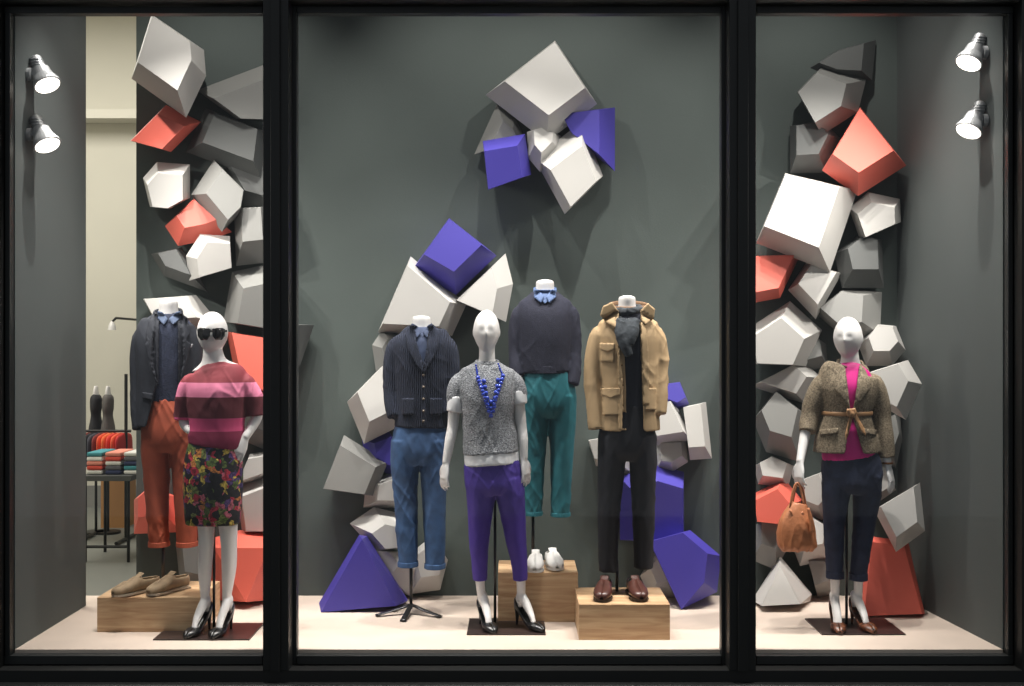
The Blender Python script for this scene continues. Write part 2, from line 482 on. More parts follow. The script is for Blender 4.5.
# centre left
gem(U, [(412,262),(449,218),(491,251),(488,264),(456,295),(428,280)], [(454,236)], .12, .2, .68)
gem(G, [(379,318),(407,262),(418,262),(457,296),(463,312),(452,336),(390,338)], [(398,304)], .08, .22, .76)
gem(G, [(457,294),(496,258),(510,264),(513,284),(506,322),(470,308)], [(470,288)], .12, .18, .7)
gem(D_, [(372,345),(382,330),(402,336),(402,372),(376,372)], [(392,350)], .04, .12)
gem(G, [(347,402),(368,378),(390,366),(396,420),(386,433),(364,444)], [(386,388)], .06, .2, .7)
gem(D_, [(344,435),(388,462),(374,496),(323,489)], [(342,474)], .08, .12, .8)
gem(U, [(362,440),(388,430),(402,450),(398,480),(366,462)], [(384,452)], .02, .12)
gem(G, [(366,482),(398,470),(404,508),(376,508),(364,498)], [(388,490)], .04, .16)
gem(G, [(357,517),(374,507),(398,513),(402,548),(374,551),(358,534)], [(388,534)], .12, .16)
gem(G, [(356,556),(372,548),(408,552),(430,574),(410,596),(368,580)], [(380,560)], .06, .16)
gem(G, [(402,560),(432,536),(448,560),(440,590),(410,594)], [(428,566)], .02, .14)
gem(U, [(359,535),(367,536),(408,600),(405,608),(319,616),(322,600)], [(362,539,.24),(396,606,.24),(321,613,.24)], .22, .26)
# centre right
gem(U, [(662,384),(680,382),(689,404),(676,412),(662,406)], [(680,388)], .04, .16)
gem(G, [(654,404),(674,400),(690,432),(686,442),(656,446)], [(666,420)], .1, .16, .75)
gem(G, [(683,407),(706,402),(711,450),(706,459),(690,460),(686,438)], [(692,424)], .1, .16, .75)
gem(G, [(655,443),(686,441),(688,462),(672,472),(656,470)], [(668,448)], .08, .1)
gem(U, [(620,478),(650,462),(684,472),(690,534),(664,544),(620,540)], [(660,520)], .04, .2, .75)
gem(U, [(649,541),(690,530),(721,556),(717,592),(688,626)], [(668,556)], .2, .2, .8)
gem(G, [(588,440),(612,436),(640,450),(636,476),(596,466)], [(612,452)], .02, .12)
gem(G, [(640,576),(656,550),(676,560),(682,598),(650,602)], [(662,572)], .02, .14)
# dark wedge running behind left mullion
gem(K, [(262,322),(314,325),(300,366),(262,392)], [(278,340)], .06, .16)
# left window
gem(G, [(136,62),(149,20),(158,18),(204,50),(206,76),(187,116),(178,112),(140,86)], [(164,48)], .1, .24, .72)
gem(D_, [(202,83),(258,66),(268,70),(272,120),(236,119),(207,101)], [(246,104)], .06, .2, .7)
gem(R, [(137,131),(166,105),(196,118),(193,131),(171,152),(139,146)], [(156,130)], .14, .2, .75)
gem(K, [(186,152),(205,108),(268,132),(262,180),(222,166)], [(228,134)], .04, .14)
gem(K, [(215,170),(262,158),(272,190),(264,214),(236,206)], [(250,184)], .02, .12)
gem(G, [(143,178),(157,162),(184,164),(190,176),(190,198),(170,209),(150,207)], [(164,196)], .12, .2, .75)
gem(D_, [(194,190),(214,160),(244,190),(240,214),(222,232),(202,208)], [(228,192)], .14, .2, .7)
gem(R, [(165,226),(194,198),(232,232),(210,240),(178,246)], [(196,214)], .08, .14)
gem(G, [(186,256),(200,234),(230,236),(232,268),(196,279),(188,272)], [(214,262)], .16, .2, .75)
gem(K, [(151,254),(182,247),(190,272),(208,292),(164,276)], [(176,262)], .06, .14)
gem(D_, [(233,222),(246,206),(268,206),(272,262),(236,266)], [(252,226)], .1, .18)
gem(D_, [(222,312),(232,272),(268,264),(272,330),(240,326)], [(254,306)], .12, .2, .7)
gem(G, [(143,299),(196,295),(214,312),(214,332),(160,330)], [(168,304)], .06, .2)
gem(R, [(222,346),(242,328),(272,338),(274,410),(240,396)], [(252,356)], .08, .22, .75)
gem(D_, [(240,410),(270,400),(274,440),(262,452),(242,440)], [(258,420)], .04, .14)
gem(G, [(236,480),(250,454),(274,450),(274,474),(244,486)], [(252,466)], .1, .14)
gem(G, [(236,486),(272,472),(276,532),(242,532)], [(258,510)], .06, .18, .75)
gem(R, [(206,540),(240,530),(278,534),(280,606),(238,609),(205,600)], [(214,548,.26),(268,548,.26),(246,602,.28)], .12, .25)
gem(R, [(134,500),(150,486),(176,496),(182,532),(134,534)], [(150,500)], .06, .2)
gem(G, [(172,470),(204,462),(210,500),(180,504)], [(190,480)], .04, .14)
gem(R, [(174,500),(204,496),(212,540),(176,534)], [(190,512)], .04, .16)
gem(D_, [(176,546),(212,540),(216,592),(180,586)], [(194,556)], .04, .16)
# right window
gem(K, [(810,68),(838,50),(876,40),(872,80),(836,78)], [(846,58)], .04, .14)
gem(D_, [(797,92),(824,64),(866,80),(858,112),(834,131),(812,124)], [(822,92)], .1, .2, .7)
gem(K, [(790,126),(822,120),(842,140),(826,172),(790,174)], [(806,134)], .06, .18)
gem(R, [(824,160),(860,107),(901,150),(896,178),(858,196),(836,182)], [(864,136)], .16, .22, .72)
gem(G, [(849,208),(868,192),(900,199),(901,222),(870,237),(855,228)], [(878,222)], .14, .18, .72)
gem(G, [(756,243),(785,173),(852,184),(853,208),(832,270),(814,266)], [(800,206)], .12, .26, .74)
gem(K, [(834,254),(860,234),(882,240),(884,288),(842,288)], [(864,254)], .08, .16)
gem(R, [(748,256),(786,252),(801,264),(780,298),(748,304)], [(768,272)], .14, .2, .75)
gem(G, [(788,290),(806,263),(830,268),(839,284),(822,310),(812,316)], [(820,280)], .16, .18, .7)
gem(G, [(752,326),(790,301),(822,330),(806,366),(756,364)], [(774,344)], .16, .2, .72)
gem(D_, [(820,302),(844,288),(882,292),(880,334),(846,340),(824,324)], [(846,306)], .1, .18)
gem(G, [(858,344),(876,324),(896,326),(906,350),(892,366),(866,366)], [(884,338)], .16, .18)
gem(G, [(870,372),(908,360),(922,384),(906,420),(878,404)], [(890,384)], .56, .16, .72)
gem(G, [(756,378),(802,360),(822,378),(806,404),(762,394)], [(790,376)], .1, .18)
gem(D_, [(753,420),(776,390),(810,418),(800,462),(766,452)], [(780,408)], .08, .2)
gem(G, [(754,466),(772,456),(794,466),(788,488),(758,484)], [(772,466)], .12, .14)
gem(R, [(753,494),(784,478),(802,500),(792,526),(757,522)], [(774,506)], .14, .2, .74)
gem(G, [(800,480),(822,472),(838,500),(822,520),(802,512)], [(814,490)], .12, .16)
gem(D_, [(872,424),(900,412),(906,440),(896,468),(876,460)], [(890,432)], .1, .16)
gem(D_, [(806,330),(826,344),(828,366),(806,372)], [(816,352)], .04, .14)
gem(G, [(874,510),(906,488),(925,490),(925,531),(896,552)], [(904,512)], .62, .14, .72)
gem(D_, [(752,526),(776,516),(792,540),(776,570),(752,560)], [(774,532)], .08, .16)
gem(G, [(790,540),(812,516),(834,530),(830,560),(800,566)], [(812,536)], .08, .18)
gem(R, [(868,536),(908,541),(928,616),(858,620)], [(872,542,.08),(904,546,.08),(922,614,.1),(864,616,.1)], .5, .1)
gem(G, [(752,600),(780,556),(812,594),(810,610),(754,612)], [(780,566,.2),(800,604,.28),(762,606,.28)], .18, .26)
gem(D_, [(808,560),(834,560),(840,592),(818,600)], [(820,574)], .06, .16)
gem(G, [(868,470),(884,462),(896,490),(876,504)], [(882,480)], .06, .16)

# ------------------------------------------------------------------ boxes
def crate(fx0, fx1, dist_f, dist_b, h):
    y0, y1 = dist_f+CY, dist_b+CY
    x0, x1 = (fx0-512)*dist_f/F, (fx1-512)*dist_f/F
    e = empty('wooden_box'); t = .016
    box('front', x0, x1, y0, y0+t, .001, h-t, M['wood'], e, bevel=.002)
    box('back', x0, x1, y1-t, y1, .001, h-t, M['wood'], e, bevel=.002)
    box('side_a', x0, x0+t, y0+t, y1-t, .001, h-t, M['wood'], e, bevel=.002)
    box('side_b', x1-t, x1, y0+t, y1-t, .001, h-t, M['wood'], e, bevel=.002)
    box('top', x0, x1, y0, y1, h-t, h, M['wood'], e, bevel=.002)
    return e
crate(97, 200, 6.36, 6.80, .19)
crate(498, 578, 6.59, 6.97, .28)
crate(579, 670, 6.19, 6.62, .19)

# ------------------------------------------------------------------ shoes / feet / hands / heads
def xf(vf, loc, yaw):
    m = Matrix.Translation(loc) @ Matrix.Rotation(yaw, 4, 'Z')
    return [m @ Vector(v) for v in vf[0]], vf[1]
def ss(x): x = max(0, min(1, x)); return x*x*(3-2*x)
def lerp(tb, t):
    for (a, va), (b, vb) in zip(tb, tb[1:]):
        if t <= b: return va+(vb-va)*((t-a)/(b-a) if b > a else 0)
    return tb[-1][1]
def shoe_upper(L, Wd, hh, kind):
    V, Fc = [], []; ns, na = 30, 22
    for i in range(ns+1):
        t = i/ns
        if kind == 'pump':
            w = lerp([(0,.3),(.06,.56),(.2,.66),(.45,.66),(.7,1),(.86,.84),(.95,.5),(1,.12)], t)*Wd/2
            hv = lerp([(0,.032),(.1,.036),(.35,.024),(.6,.021),(.75,.021),(.9,.015),(1,.005)], t)
            th = lerp([(0,168),(.08,140),(.2,112),(.5,104),(.62,125),(.7,180),(1,180)], t)
            z = hh*(1-ss(t/.66))+.003
        else:
            w = lerp([(0,.3),(.05,.55),(.2,.72),(.45,.74),(.7,1),(.88,.86),(.96,.6),(1,.2)], t)*Wd/2
            hv = lerp([(0,.03),(.1,.036),(.35,.036),(.5,.04),(.62,.032),(.8,.024),(.95,.018),(1,.008)], t)
            th = lerp([(0,170),(.08,125),(.4,128),(.5,180),(1,180)], t)
            z = .014
        y = L*(.3-t)
        for k in range(na+1):
            a = math.radians(-th+2*th*k/na); s, c = math.sin(a), -math.cos(a)
            c = math.copysign(abs(c)**.8, c); s = math.copysign(abs(s)**.8, s)
            V.append((w*s, y, z+hv+hv*c))
    q = na+1
    for i in range(ns):
        for k in range(na): Fc.append((i*q+k, i*q+k+1, (i+1)*q+k+1, (i+1)*q+k))
    return V, Fc
def sole(L, Wd, z0, z1, grow=1.06):
    prof = [(0,.3),(.05,.55),(.2,.72),(.45,.7),(.7,1),(.88,.86),(.96,.6),(1,.2)]
    ts = [i/24 for i in range(25)]
    out = [(lerp(prof, t)*Wd/2*grow, L*(.3-t)) for t in ts]
    pl = out+[(-x, y) for x, y in reversed(out)]
    n = len(pl); V = [(x, y, z0) for x, y in pl]+[(x, y, z1) for x, y in pl]
    Fc = [tuple(range(n)), tuple(range(2*n-1, n-1, -1))]+[(i, (i+1) % n, n+(i+1) % n, n+i) for i in range(n)]
    return V, Fc
def pump(parent, loc, yaw, m, hh=.085):
    mk('pump_upper', xf(shoe_upper(.245, .082, hh, 'pump'), loc, yaw), m, parent, smooth=True, solid=.004)
    h = tube([(Vector((0,.055,hh+.006)),.02,.02),(Vector((0,.06,hh*.6)),.010,.012),(Vector((0,.064,.0)),.006,.007)], n=12)
    mk('stiletto', xf(h, loc, yaw), m, parent, smooth=True)
def foot_parts(loc, yaw, hh, ank):
    m = Matrix.Translation(loc) @ Matrix.Rotation(yaw, 4, 'Z')
    P = lambda x, y, z: m @ Vector((x, y, z))
    Zr = Vector((0,.4,1))
    a = tube([(ank,.025,.028),(P(0,.035,hh+.085),.025,.029),(P(0,-.01,hh+.052),.025,.026),(P(0,-.06,hh*.62+.03),.024,.018),(P(0,-.095,.026),.024,.011),(P(0,-.13,.016),.012,.006)], n=16, bref=Zr)
    b = tube([(P(0,.035,hh+.085),.022,.026),(P(0,.04,hh+.04),.021,.021),(P(0,.042,hh+.018),.016,.016)], n=16)
    return [a, b]
def mens_shoe(parent, loc, yaw, m, ms, L=.29):
    mk('upper', xf(shoe_upper(L, .10, 0, 'men'), loc, yaw), m, parent, smooth=True, solid=.004)
    mk('sole', xf(sole(L, .10, .006, .018), loc, yaw), ms, parent)
    mk('heel', xf(boxvf(-.032,.032, L*.1, L*.29, 0, .012), loc, yaw), ms, parent, bevel=.003)
    tp = tube([(Vector((0,-L*.26,.078)),.018,.005),(Vector((0,-L*.16,.092)),.022,.005),(Vector((0,-L*.07,.108)),.024,.005)], n=12, bref=Vector((0,.4,1)))
    mk('tongue', xf(tp, loc, yaw), m, parent, smooth=True)
    P = []
    for i in range(4):
        y = -L*(.13+i*.045); z = .098-.006*i
        P.append(tube([(Vector((-.024,y,z-.008)),.003,.003),(Vector((0,y-.002,z)),.003,.003),(Vector((.024,y,z-.008)),.003,.003)], n=6))
    mk('laces', xf(join(P), loc, yaw), ms, parent)

def hand(wrist, d, n_, side, curl=.35, sc=1.):
    d = d.normalized(); n_ = (n_-d*n_.dot(d)).normalized(); s = d.cross(n_)*side
    P = []
    k = sc
    P.append(tube([(wrist-d*.02*k,.02*k,.016*k),(wrist+d*.015*k,.026*k,.016*k),(wrist+d*.05*k,.036*k,.014*k),(wrist+d*.088*k,.037*k,.011*k)], n=16, bref=n_))
    offs = [(.028,.066),(.010,.076),(-.009,.071),(-.027,.055)]
    for i, (o, L) in enumerate(offs):
        b = wrist+d*(.075*k)+s*(o*k*.95)
        d1 = (d+n_*curl*.4+s*(o*5)).normalized(); d2 = (d+n_*curl*1.2+s*(o*4)).normalized(); d3 = (d+n_*curl*2.2+s*(o*2)).normalized()
        p1 = b+d1*(L*.5*k); p2 = p1+d2*(L*.35*k); p3 = p2+d3*(L*.28*k)
        P.append(tube([(b,.0088*k,.0088*k),(p1,.0082*k,.008*k),(p2,.0074*k,.0072*k),(p3,.005*k,.005*k)], n=10, bref=n_))
    b = wrist+d*(.02*k)+s*(.02*k)
    p1 = b+(d*.7+s*.75+n_*.25).normalized()*(.038*k); p2 = p1+(d*1+s*.35+n_*.3).normalized()*(.032*k); p3 = p2+(d+n_*.4).normalized()*(.02*k)
    P.append(tube([(b,.013*k,.012*k),(p1,.0105*k,.01*k),(p2,.0085*k,.008*k),(p3,.005*k,.005*k)], n=10, bref=n_))
    return P
def head(c, w, h, dp, yaw, tilt=0):
    V, Fc = [], []; n, m = 48, 36
    g = lambda x, s: math.exp(-(x/s)**2)
    mt = Matrix.Translation(c) @ Matrix.Rotation(yaw, 4, 'Z') @ Matrix.Rotation(tilt, 4, 'X')
    for j in range(m+1):
        ph = math.pi*j/m
        for i in range(n):
            th = 2*math.pi*i/n
            x = math.sin(ph)*math.cos(th); y = math.sin(ph)*math.sin(th); z = math.cos(ph)
            k = 1-.26*max(0, -z)**1.5
            X = x*k; Y = y*(1-.10*max(0, -z))
            fr = max(0, -y)
            dY = 0
            dY -= .15*g(x,.13)*g(z+.14,.16)*fr       # nose tip
            dY -= .06*g(x,.10)*g(z-.06,.22)*fr       # bridge
            dY += .06*(g(x-.34,.2)+g(x+.34,.2))*g(z-.04,.12)*fr   # sockets
            dY -= .045*g(x,.22)*g(z+.43,.055)*fr     # lips
            dY -= .04*g(x,.2)*g(z+.53,.05)*fr
            dY -= .08*g(x,.3)*g(z+.80,.2)*fr         # chin
            V.append(mt @ Vector((X*w/2, (Y+dY)*dp/2, z*h/2)))
    for j in range(m):
        for i in range(n):
            k = (i+1) % n
            Fc.append((j*n+i, (j+1)*n+i, (j+1)*n+k, j*n+k))
    P = [(V, Fc)]
    for sgn in (-1, 1):
        e = ball(Vector((0,0,0)), .006, .014, .024)
        P.append(([mt @ (Vector((sgn*w/2*.96, .010, -.005))+v) for v in e[0]], e[1]))
    return P
def arm(Y, pts):
    return [tube([(W(x, y, Y+dy), r, r) for x, y, dy, r in pts], n=16)]
def pole(parent, Y, px, py0, z1, r=.008, m=None):
    a = W(px, py0, Y); mk('pole', tube([(a, r, r), (Vector((a.x, Y, z1)), r, r)], sub=1, n=12), m or M['steel'], parent, smooth=True)

# =========================================================== D  centre female
Y = .45
e = empty('female_mannequin')
wl = W(446,463,Y-.02); wrr = W(524,459,Y-.02)
parts = head(W(486.5,331.5,Y), .148, .24, .185, 0)
parts += [T(Y, [(487,340,8.2,.052,.012),(487,354,8,.05,.015),(487,363,10,.05,.02),(487,370,22,.06,.02)], n=20)]
parts += [T(Y, [(487,366,14,.05,.02),(487,374,26,.07,.02),(488,395,24,.085),(489,430,20,.075),(491,462,25,.09),(492,480,27,.09)], n=24, ex=2.2)]
parts += arm(Y, [(466,382,.01,.03),(457,386,.01,.036),(455,400,.01,.036),(453,425,.01,.031),(450,440,-.01,.029),(446,463,-.02,.021)])
parts += arm(Y, [(508,382,.01,.03),(516,386,.01,.036),(518,400,.01,.036),(521,425,.01,.031),(523,440,-.01,.028),(524,459,-.02,.021)])
parts += hand(wl, Vector((-.12,-.05,-1)), Vector((.75,.6,0)), -1)
parts += hand(wrr, Vector((.14,-.05,-1)), Vector((-.75,.6,0)), 1)
fl = W(484,620,Y); fl.z = .008; frr = W(524,620,Y); frr.z = .008
parts += [T(Y, [(480,500,12,.07,.01),(479,530,10,.055,.015),(480,560,7,.045,.02),(480,580,4.8,.03,.02),(482,600,4.2,.028,.02)], n=18)]
parts += [T(Y, [(511,500,12,.07,.01),(516,530,10,.055,.015),(520,560,7,.045,.02),(521,580,4.8,.03,.02),(521,600,4.2,.028,.02)], n=18)]
parts += foot_parts(fl, math.radians(20), .085, W(482,600,Y+.02))
parts += foot_parts(frr, math.radians(38), .085, W(521,600,Y+.02))
fuse('body', parts, M['white'], e, voxel=.0048, smooth=2)
shb = mat('black_patent', (14,13,14), .3, coat=.3)
pump(e, fl, math.radians(20), shb); pump(e, frr, math.radians(38), shb)
shirt = mat('white_shirt', (225,226,228), .7)
fuse('shirt_hem', [T(Y, [(489,440,27,.105),(491,452,27.5,.115),(492,464,27.5,.118)], n=28, ex=2.2),
     T(Y, [(457,396,8.5,.05),(456,404,9,.052),(455,412,8.5,.05)], n=18), T(Y, [(517.5,390,7.8,.05),(518.5,397,8.2,.052),(519.5,404,7.8,.05)], n=18)],
     shirt, e, voxel=.006, smooth=3, wr=wr(.006, 20, 8, 2))
knit = mat('grey_knit', (158,161,165), .85, vscale=110, col2=(96,99,105), bump=.6, bscale=160, kind='voronoi')
sw = fuse('knit_sweater', [T(Y, [(487,361,11,.06,.015),(487,366,19,.075,.015),(487,372,28,.088,.01),(487.5,385,29,.105),(488,400,28,.115),(488,420,26,.11),(490,438,27.5,.11),(491,453,28,.12)], n=32, ex=2.3),
     T(Y, [(472,380,7,.05,.01),(461,381,9,.056,.01),(456.5,391,10,.058,.01),(456,403,9.5,.056,.01)], n=20),
     T(Y, [(502,380,7,.05,.01),(512,380,9,.056,.01),(517,389,9.5,.058,.01),(518.5,397,9,.056,.01)], n=20)],
     knit, e, voxel=.006, smooth=4, wr=wr(.008, 13, 7, 1))
mk('neckline', loop(W(487,362,Y+.01), .062, .062, .007, .008, tilt=.012), knit, e, smooth=True)
tsw = bvh(sw)
bead = mat('blue_beads', (44,66,170), .2, coat=.5)
pts = []
for i in range(9):
    t = i/8
    pts += [(478+9*t, 378+26*t), (503-9*t, 376+28*t)]
for i in range(6):
    t = i/5
    pts += [(484+5*t, 381+30*t), (498-5*t, 380+31*t)]
pts += [(491,412),(491,416),(488,407),(494,407),(491,402),(487,398),(495,398),(491,408)]
dots('necklace_beads', Y, pts, .0125, bead, e, [tsw], .008)
pts = [(478-(i*.35), 378-i*2.1) for i in range(7)]+[(503-(i*.8), 376-i*2) for i in range(7)]
dots('necklace_chain', Y, pts, .006, bead, e, [tsw], .004)
pp = mat('purple_trousers', (66,46,140), .7, var=.1, vscale=20)
fuse('trousers', [T(Y, [(491,455,25,.095),(492,463,28,.105),(493,475,29,.11),(494,486,28.5,.11),(495,494,24,.09)], n=30, ex=2.3),
     T(Y, [(480,478,14.5,.1),(481,492,15,.095),(480,515,12.3,.08),(479,540,10.2,.068),(479.5,560,8.5,.058),(480,580,7.2,.05)], n=22),
     T(Y, [(508,478,14.5,.1),(510,492,15,.095),(513,515,12.5,.08),(516,540,10.5,.068),(519,560,8.5,.058),(520.5,580,7.2,.05)], n=22)],
     pp, e, voxel=.006, smooth=3, wr=wr(.008, 16, 9, 5, 9))
pole(e, Y+.06, 495, 488, 0.01)
box('base_plate', (468-512)*6.45/F, (545-512)*6.45/F, Y-.16, Y+.2, .001, .008, M['plate'], e)

# =========================================================== B  left female
Y = .34
e = empty('female_mannequin')
parts = head(W(212.5,333,Y), .160, .232, .19, math.radians(-14))
parts += [T(Y, [(212,342,9.2,.054,.01),(213,352,9.8,.054,.015),(214,361,13,.058,.02),(215,368,24,.068,.02)], n=20)]
parts += [T(Y, [(215,366,14,.05,.02),(216,376,26,.07,.02),(216,400,24,.085),(216,430,20,.075),(215,470,27,.09),(214,500,26,.09)], n=24, ex=2.2)]
parts += arm(Y, [(200,384,.01,.03),(190,387,.01,.035),(186,400,.02,.035),(184,418,.03,.03),(186,426,.02,.029),(193,432,-.04,.024)])
wl = W(193,432,Y-.04)
parts += hand(wl, Vector((.5,-.25,-.8)), Vector((.3,1,.2)), 1, .5)
parts += arm(Y, [(236,384,.01,.03),(247,386,.01,.035),(254,400,.02,.035),(257,415,.03,.031),(253,425,.01,.028),(245,438,-.03,.022)])
wrr = W(245,438,Y-.03)
parts += hand(wrr, Vector((-.35,-.25,-.9)), Vector((-.3,1,0)), -1, .5)
fl = W(203,626,Y); fl.z = .008; frr = W(226,626,Y); frr.z = .008
parts += [T(Y, [(203,490,12,.07),(206,524,8.5,.06,.01),(206,550,7.2,.052,.015),(205,572,6.5,.054,.03),(205,596,4.4,.035,.03),(204.5,608,4,.03,.025)], n=18)]
parts += [T(Y, [(226,490,12,.07),(228,524,9.5,.06,.01),(229,545,8,.052,.015),(229,568,7.2,.054,.03),(227,594,4.6,.035,.03),(226,607,4,.03,.025)], n=18)]
parts += foot_parts(fl, math.radians(-18), .085, W(204.5,606,Y+.025))
parts += foot_parts(frr, math.radians(-12), .085, W(226,605,Y+.025))
bo = fuse('body', parts, M['white'], e, voxel=.0048, smooth=2)
pump(e, fl, math.radians(-18), shb); pump(e, frr, math.radians(-12), shb)
fuse('skirt', [T(Y, [(216,430,23,.09),(215,445,26,.105),(213.5,465,29,.115),(213,485,29.5,.115),(213,505,28.5,.11),(213,524,27,.105)], n=32, ex=2.3)],
     M['floral'], e, voxel=.006, smooth=3, wr=wr(.004, 12, 4, 3))
zz = lambda py: W(0, py, Y-.1).z
st = stripes([0.8, zz(445), zz(432), zz(419), zz(398), zz(383)], [(122,26,62),(122,26,62),(196,70,116),(96,36,46),(220,126,158),(132,48,58)])
sw = fuse('striped_sweater', [T(Y, [(214,363,12,.065,.015),(215,368,20,.078,.015),(216,374,29,.09,.01),(217,388,30,.11),(217,405,29,.115),(217,425,27,.11),(217,437,28,.112),(216,446,27,.112)], n=32, ex=2.3),
     T(Y, [(202,382,7,.05,.01),(191,383,9.5,.058,.015),(186,396,10,.06,.02),(183.5,410,9.5,.056,.03),(183,420,9,.054,.03)], n=20),
     T(Y, [(232,382,7,.05,.01),(243,382,9.5,.058,.015),(251,394,10.4,.06,.02),(254,406,10,.056,.03),(255,416,9.2,.054,.03)], n=20)],
     st, e, voxel=.006, smooth=4, wr=wr(.011, 13, 7, 8))
sgm = mat('sunglasses', (16,14,14), .15, coat=.5)
tb_ = bvh(bo)
for nm, cx in (('lens_a',204),('lens_b',218.5)):
    patch(nm, Y, [(cx-6.5,329),(cx-4,328),(cx+4,328),(cx+6.5,329.5),(cx+6,336),(cx+3,340),(cx-3,340),(cx-6,336)], sgm, e, [tb_], .008, .004)
patch('bridge', Y, [(209,330),(213.5,330),(213.5,332),(209,332)], sgm, e, [tb_], .009, .003)
patch('temple', Y, [(223.5,330),(227,330),(227,332),(223.5,332)], sgm, e, [tb_], .005, .004)
pole(e, Y+.06, 214, 500, .01)
box('base_plate', (162-512)*6.34/F, (256-512)*6.34/F, Y-.16, Y+.2, .001, .008, M['plate'], e)

# =========================================================== G  right female
Y = .45
e = empty('female_mannequin')
parts = head(W(848,338,Y), .156, .235, .19, math.radians(-28))
parts += [T(Y, [(849,346,8.6,.052,.01),(850,358,8.8,.052,.015),(850,366,12,.055,.02),(850,372,20,.065,.02)], n=20)]
parts += [T(Y, [(850,368,14,.05,.02),(849,378,25,.07,.02),(848,400,22,.085),(848,425,19,.075),(850,460,25,.09),(851,480,27,.09)], n=24, ex=2.2)]
parts += arm(Y, [(832,384,.01,.03),(822,386,.01,.034),(813,405,.02,.034),(808,420,.02,.029),(804,440,-.02,.028),(800,462,-.07,.021)])
wl = W(800,462,Y-.07)
parts += hand(wl, Vector((-.12,-.15,-1)), Vector((.8,.5,0)), -1, .75)
parts += arm(Y, [(864,384,.01,.03),(874,386,.01,.034),(880,405,.02,.034),(882,425,.02,.03),(884,445,0,.028),(888,466,-.02,.021)])
wrr = W(888,466,Y-.02)
parts += hand(wrr, Vector((.2,-.1,-1)), Vector((-.75,.6,0)), 1, .4)
fl = W(835,620,Y); fl.z = .008; frr = W(858,620,Y); frr.z = .008
parts += [T(Y, [(836,500,11,.07,.01),(834,530,8.5,.055,.015),(834,560,6.5,.045,.02),(835,580,4.6,.03,.02),(835,602,4.2,.028,.02)], n=18)]
parts += [T(Y, [(866,500,11,.07,.01),(863,530,8.5,.055,.015),(860,560,6.5,.045,.02),(858.5,580,4.6,.03,.02),(858,602,4.2,.028,.02)], n=18)]
parts += foot_parts(fl, math.radians(-6), .085, W(835,601,Y+.02))
parts += foot_parts(frr, math.radians(14), .085, W(858,601,Y+.02))
fuse('body', parts, M['white'], e, voxel=.0048, smooth=2)
shl = mat('leopard_pumps', (110,62,36), .4, vscale=60, col2=(30,18,14))
pump(e, fl, math.radians(-6), shl); pump(e, frr, math.radians(14), shl)
mag = mat('magenta_top', (206,24,130), .6)
top = fuse('top', [T(Y, [(850,366,11,.06,.01),(850,372,20,.075),(849,385,24,.1),(848,400,23,.1),(847,420,21,.09),(848,440,25,.1),(849,450,27,.106),(850,458,27,.108)], n=28, ex=2.2)], mag, e, voxel=.006, smooth=3, wr=wr(.006, 18, 5, 4))
jn = mat('dark_jeans', (30,40,66), .8, var=.3, vscale=25, bump=.2, bscale=300)
fuse('jeans', [T(Y, [(850,450,25,.095),(851,462,29,.108),(852,475,30,.112),(851.5,486,28.5,.11),(851,493,23,.08)], n=30, ex=2.3),
     T(Y, [(837,475,14.5,.1),(836,492,14,.092),(834.5,515,11.2,.078),(834,540,9.6,.066),(834.5,560,8.6,.058),(835,574,8.2,.052)], n=22),
     T(Y, [(867,475,14.5,.1),(867,492,14,.092),(865,515,11.5,.078),(862.5,540,9.8,.066),(860,560,8.8,.058),(858.5,576,8.3,.052)], n=22)],
     jn, e, voxel=.006, smooth=2, wr=wr(.009, 16, 9, 5, 9))
for cx, cy in ((835,575),(858.5,577)):
    mk('jeans_cuff', T(Y, [(cx,cy-4,9,.056),(cx,cy+3,9,.056)], sub=1, n=24), jn, e, smooth=False, bevel=.003)
twd = mat('tweed', (142,128,106), .85, vscale=120, col2=(90,79,64), bump=.3, bscale=200)
def cutG(c, n):
    px, py = proj(c)
    if n.y > .25: return False
    if n.z < -.8 and py > 452: return True
    if py < 412:
        t = (py-364)/48.
        return 843+7*t < px < 862-9*t
    t = (py-414)/40.
    return 850-5*t < px < 852+12*t if py > 414 else False
jk = fuse('tweed_blazer', [T(Y, [(850,364,12,.066,.015),(850,369,20,.08,.015),(848,375,29,.094,.01),(848,388,29,.115),(847,402,26.5,.115),(846,413,24,.106),(846,424,26.5,.112),(846,438,30.5,.122),(846,452,32.5,.128)], n=32, ex=2.3),
     T(Y, [(834,383,7,.05,.01),(823,383,9.5,.058,.015),(814,400,10,.058,.02),(810,416,9.3,.054,.02),(807,432,8.5,.048,-.01)], n=20),
     T(Y, [(863,383,7,.05,.01),(873,383,9.5,.058,.015),(880,402,9.6,.058,.02),(882,420,9.2,.054,.02),(885,440,9,.048,0),(887,458,8,.045,-.01)], n=20)],
     twd, e, voxel=.006, smooth=3, wr=wr(.006, 13, 7, 9), cut=cutG, solid=.006)
tg = [bvh(jk), bvh(top)]
patch('lapel_a', Y, [(841,364),(845,368),(847,385),(850,410),(843,400),(834,389),(838,384),(834,381)], twd, e, tg, .012)
patch('lapel_b', Y, [(860,364),(859,380),(854,410),(862,400),(870,389),(866,384),(870,381),(865,370)], twd, e, tg, .012)
mk('collar', loop(W(850,365,Y+.015), .07, .06, .008, .02, tilt=.02), twd, e, smooth=True)
blt = mat('tan_belt', (164,124,86), .5)
mk('belt', loop(W(846.5,413,Y), 25*S(Y), .113, .005, .012), blt, e, smooth=True)
patch('belt_knot', Y, [(847,409),(855,408),(857,413),(854,417),(848,417),(846,413)], blt, e, tg, .020, .01)
patch('belt_tail_a', Y, [(850,416),(853,416),(849,432),(846,440),(845,434)], blt, e, tg, .014)
patch('belt_tail_b', Y, [(853,415),(856,414),(864,428),(866,436),(862,432)], blt, e, tg, .014)
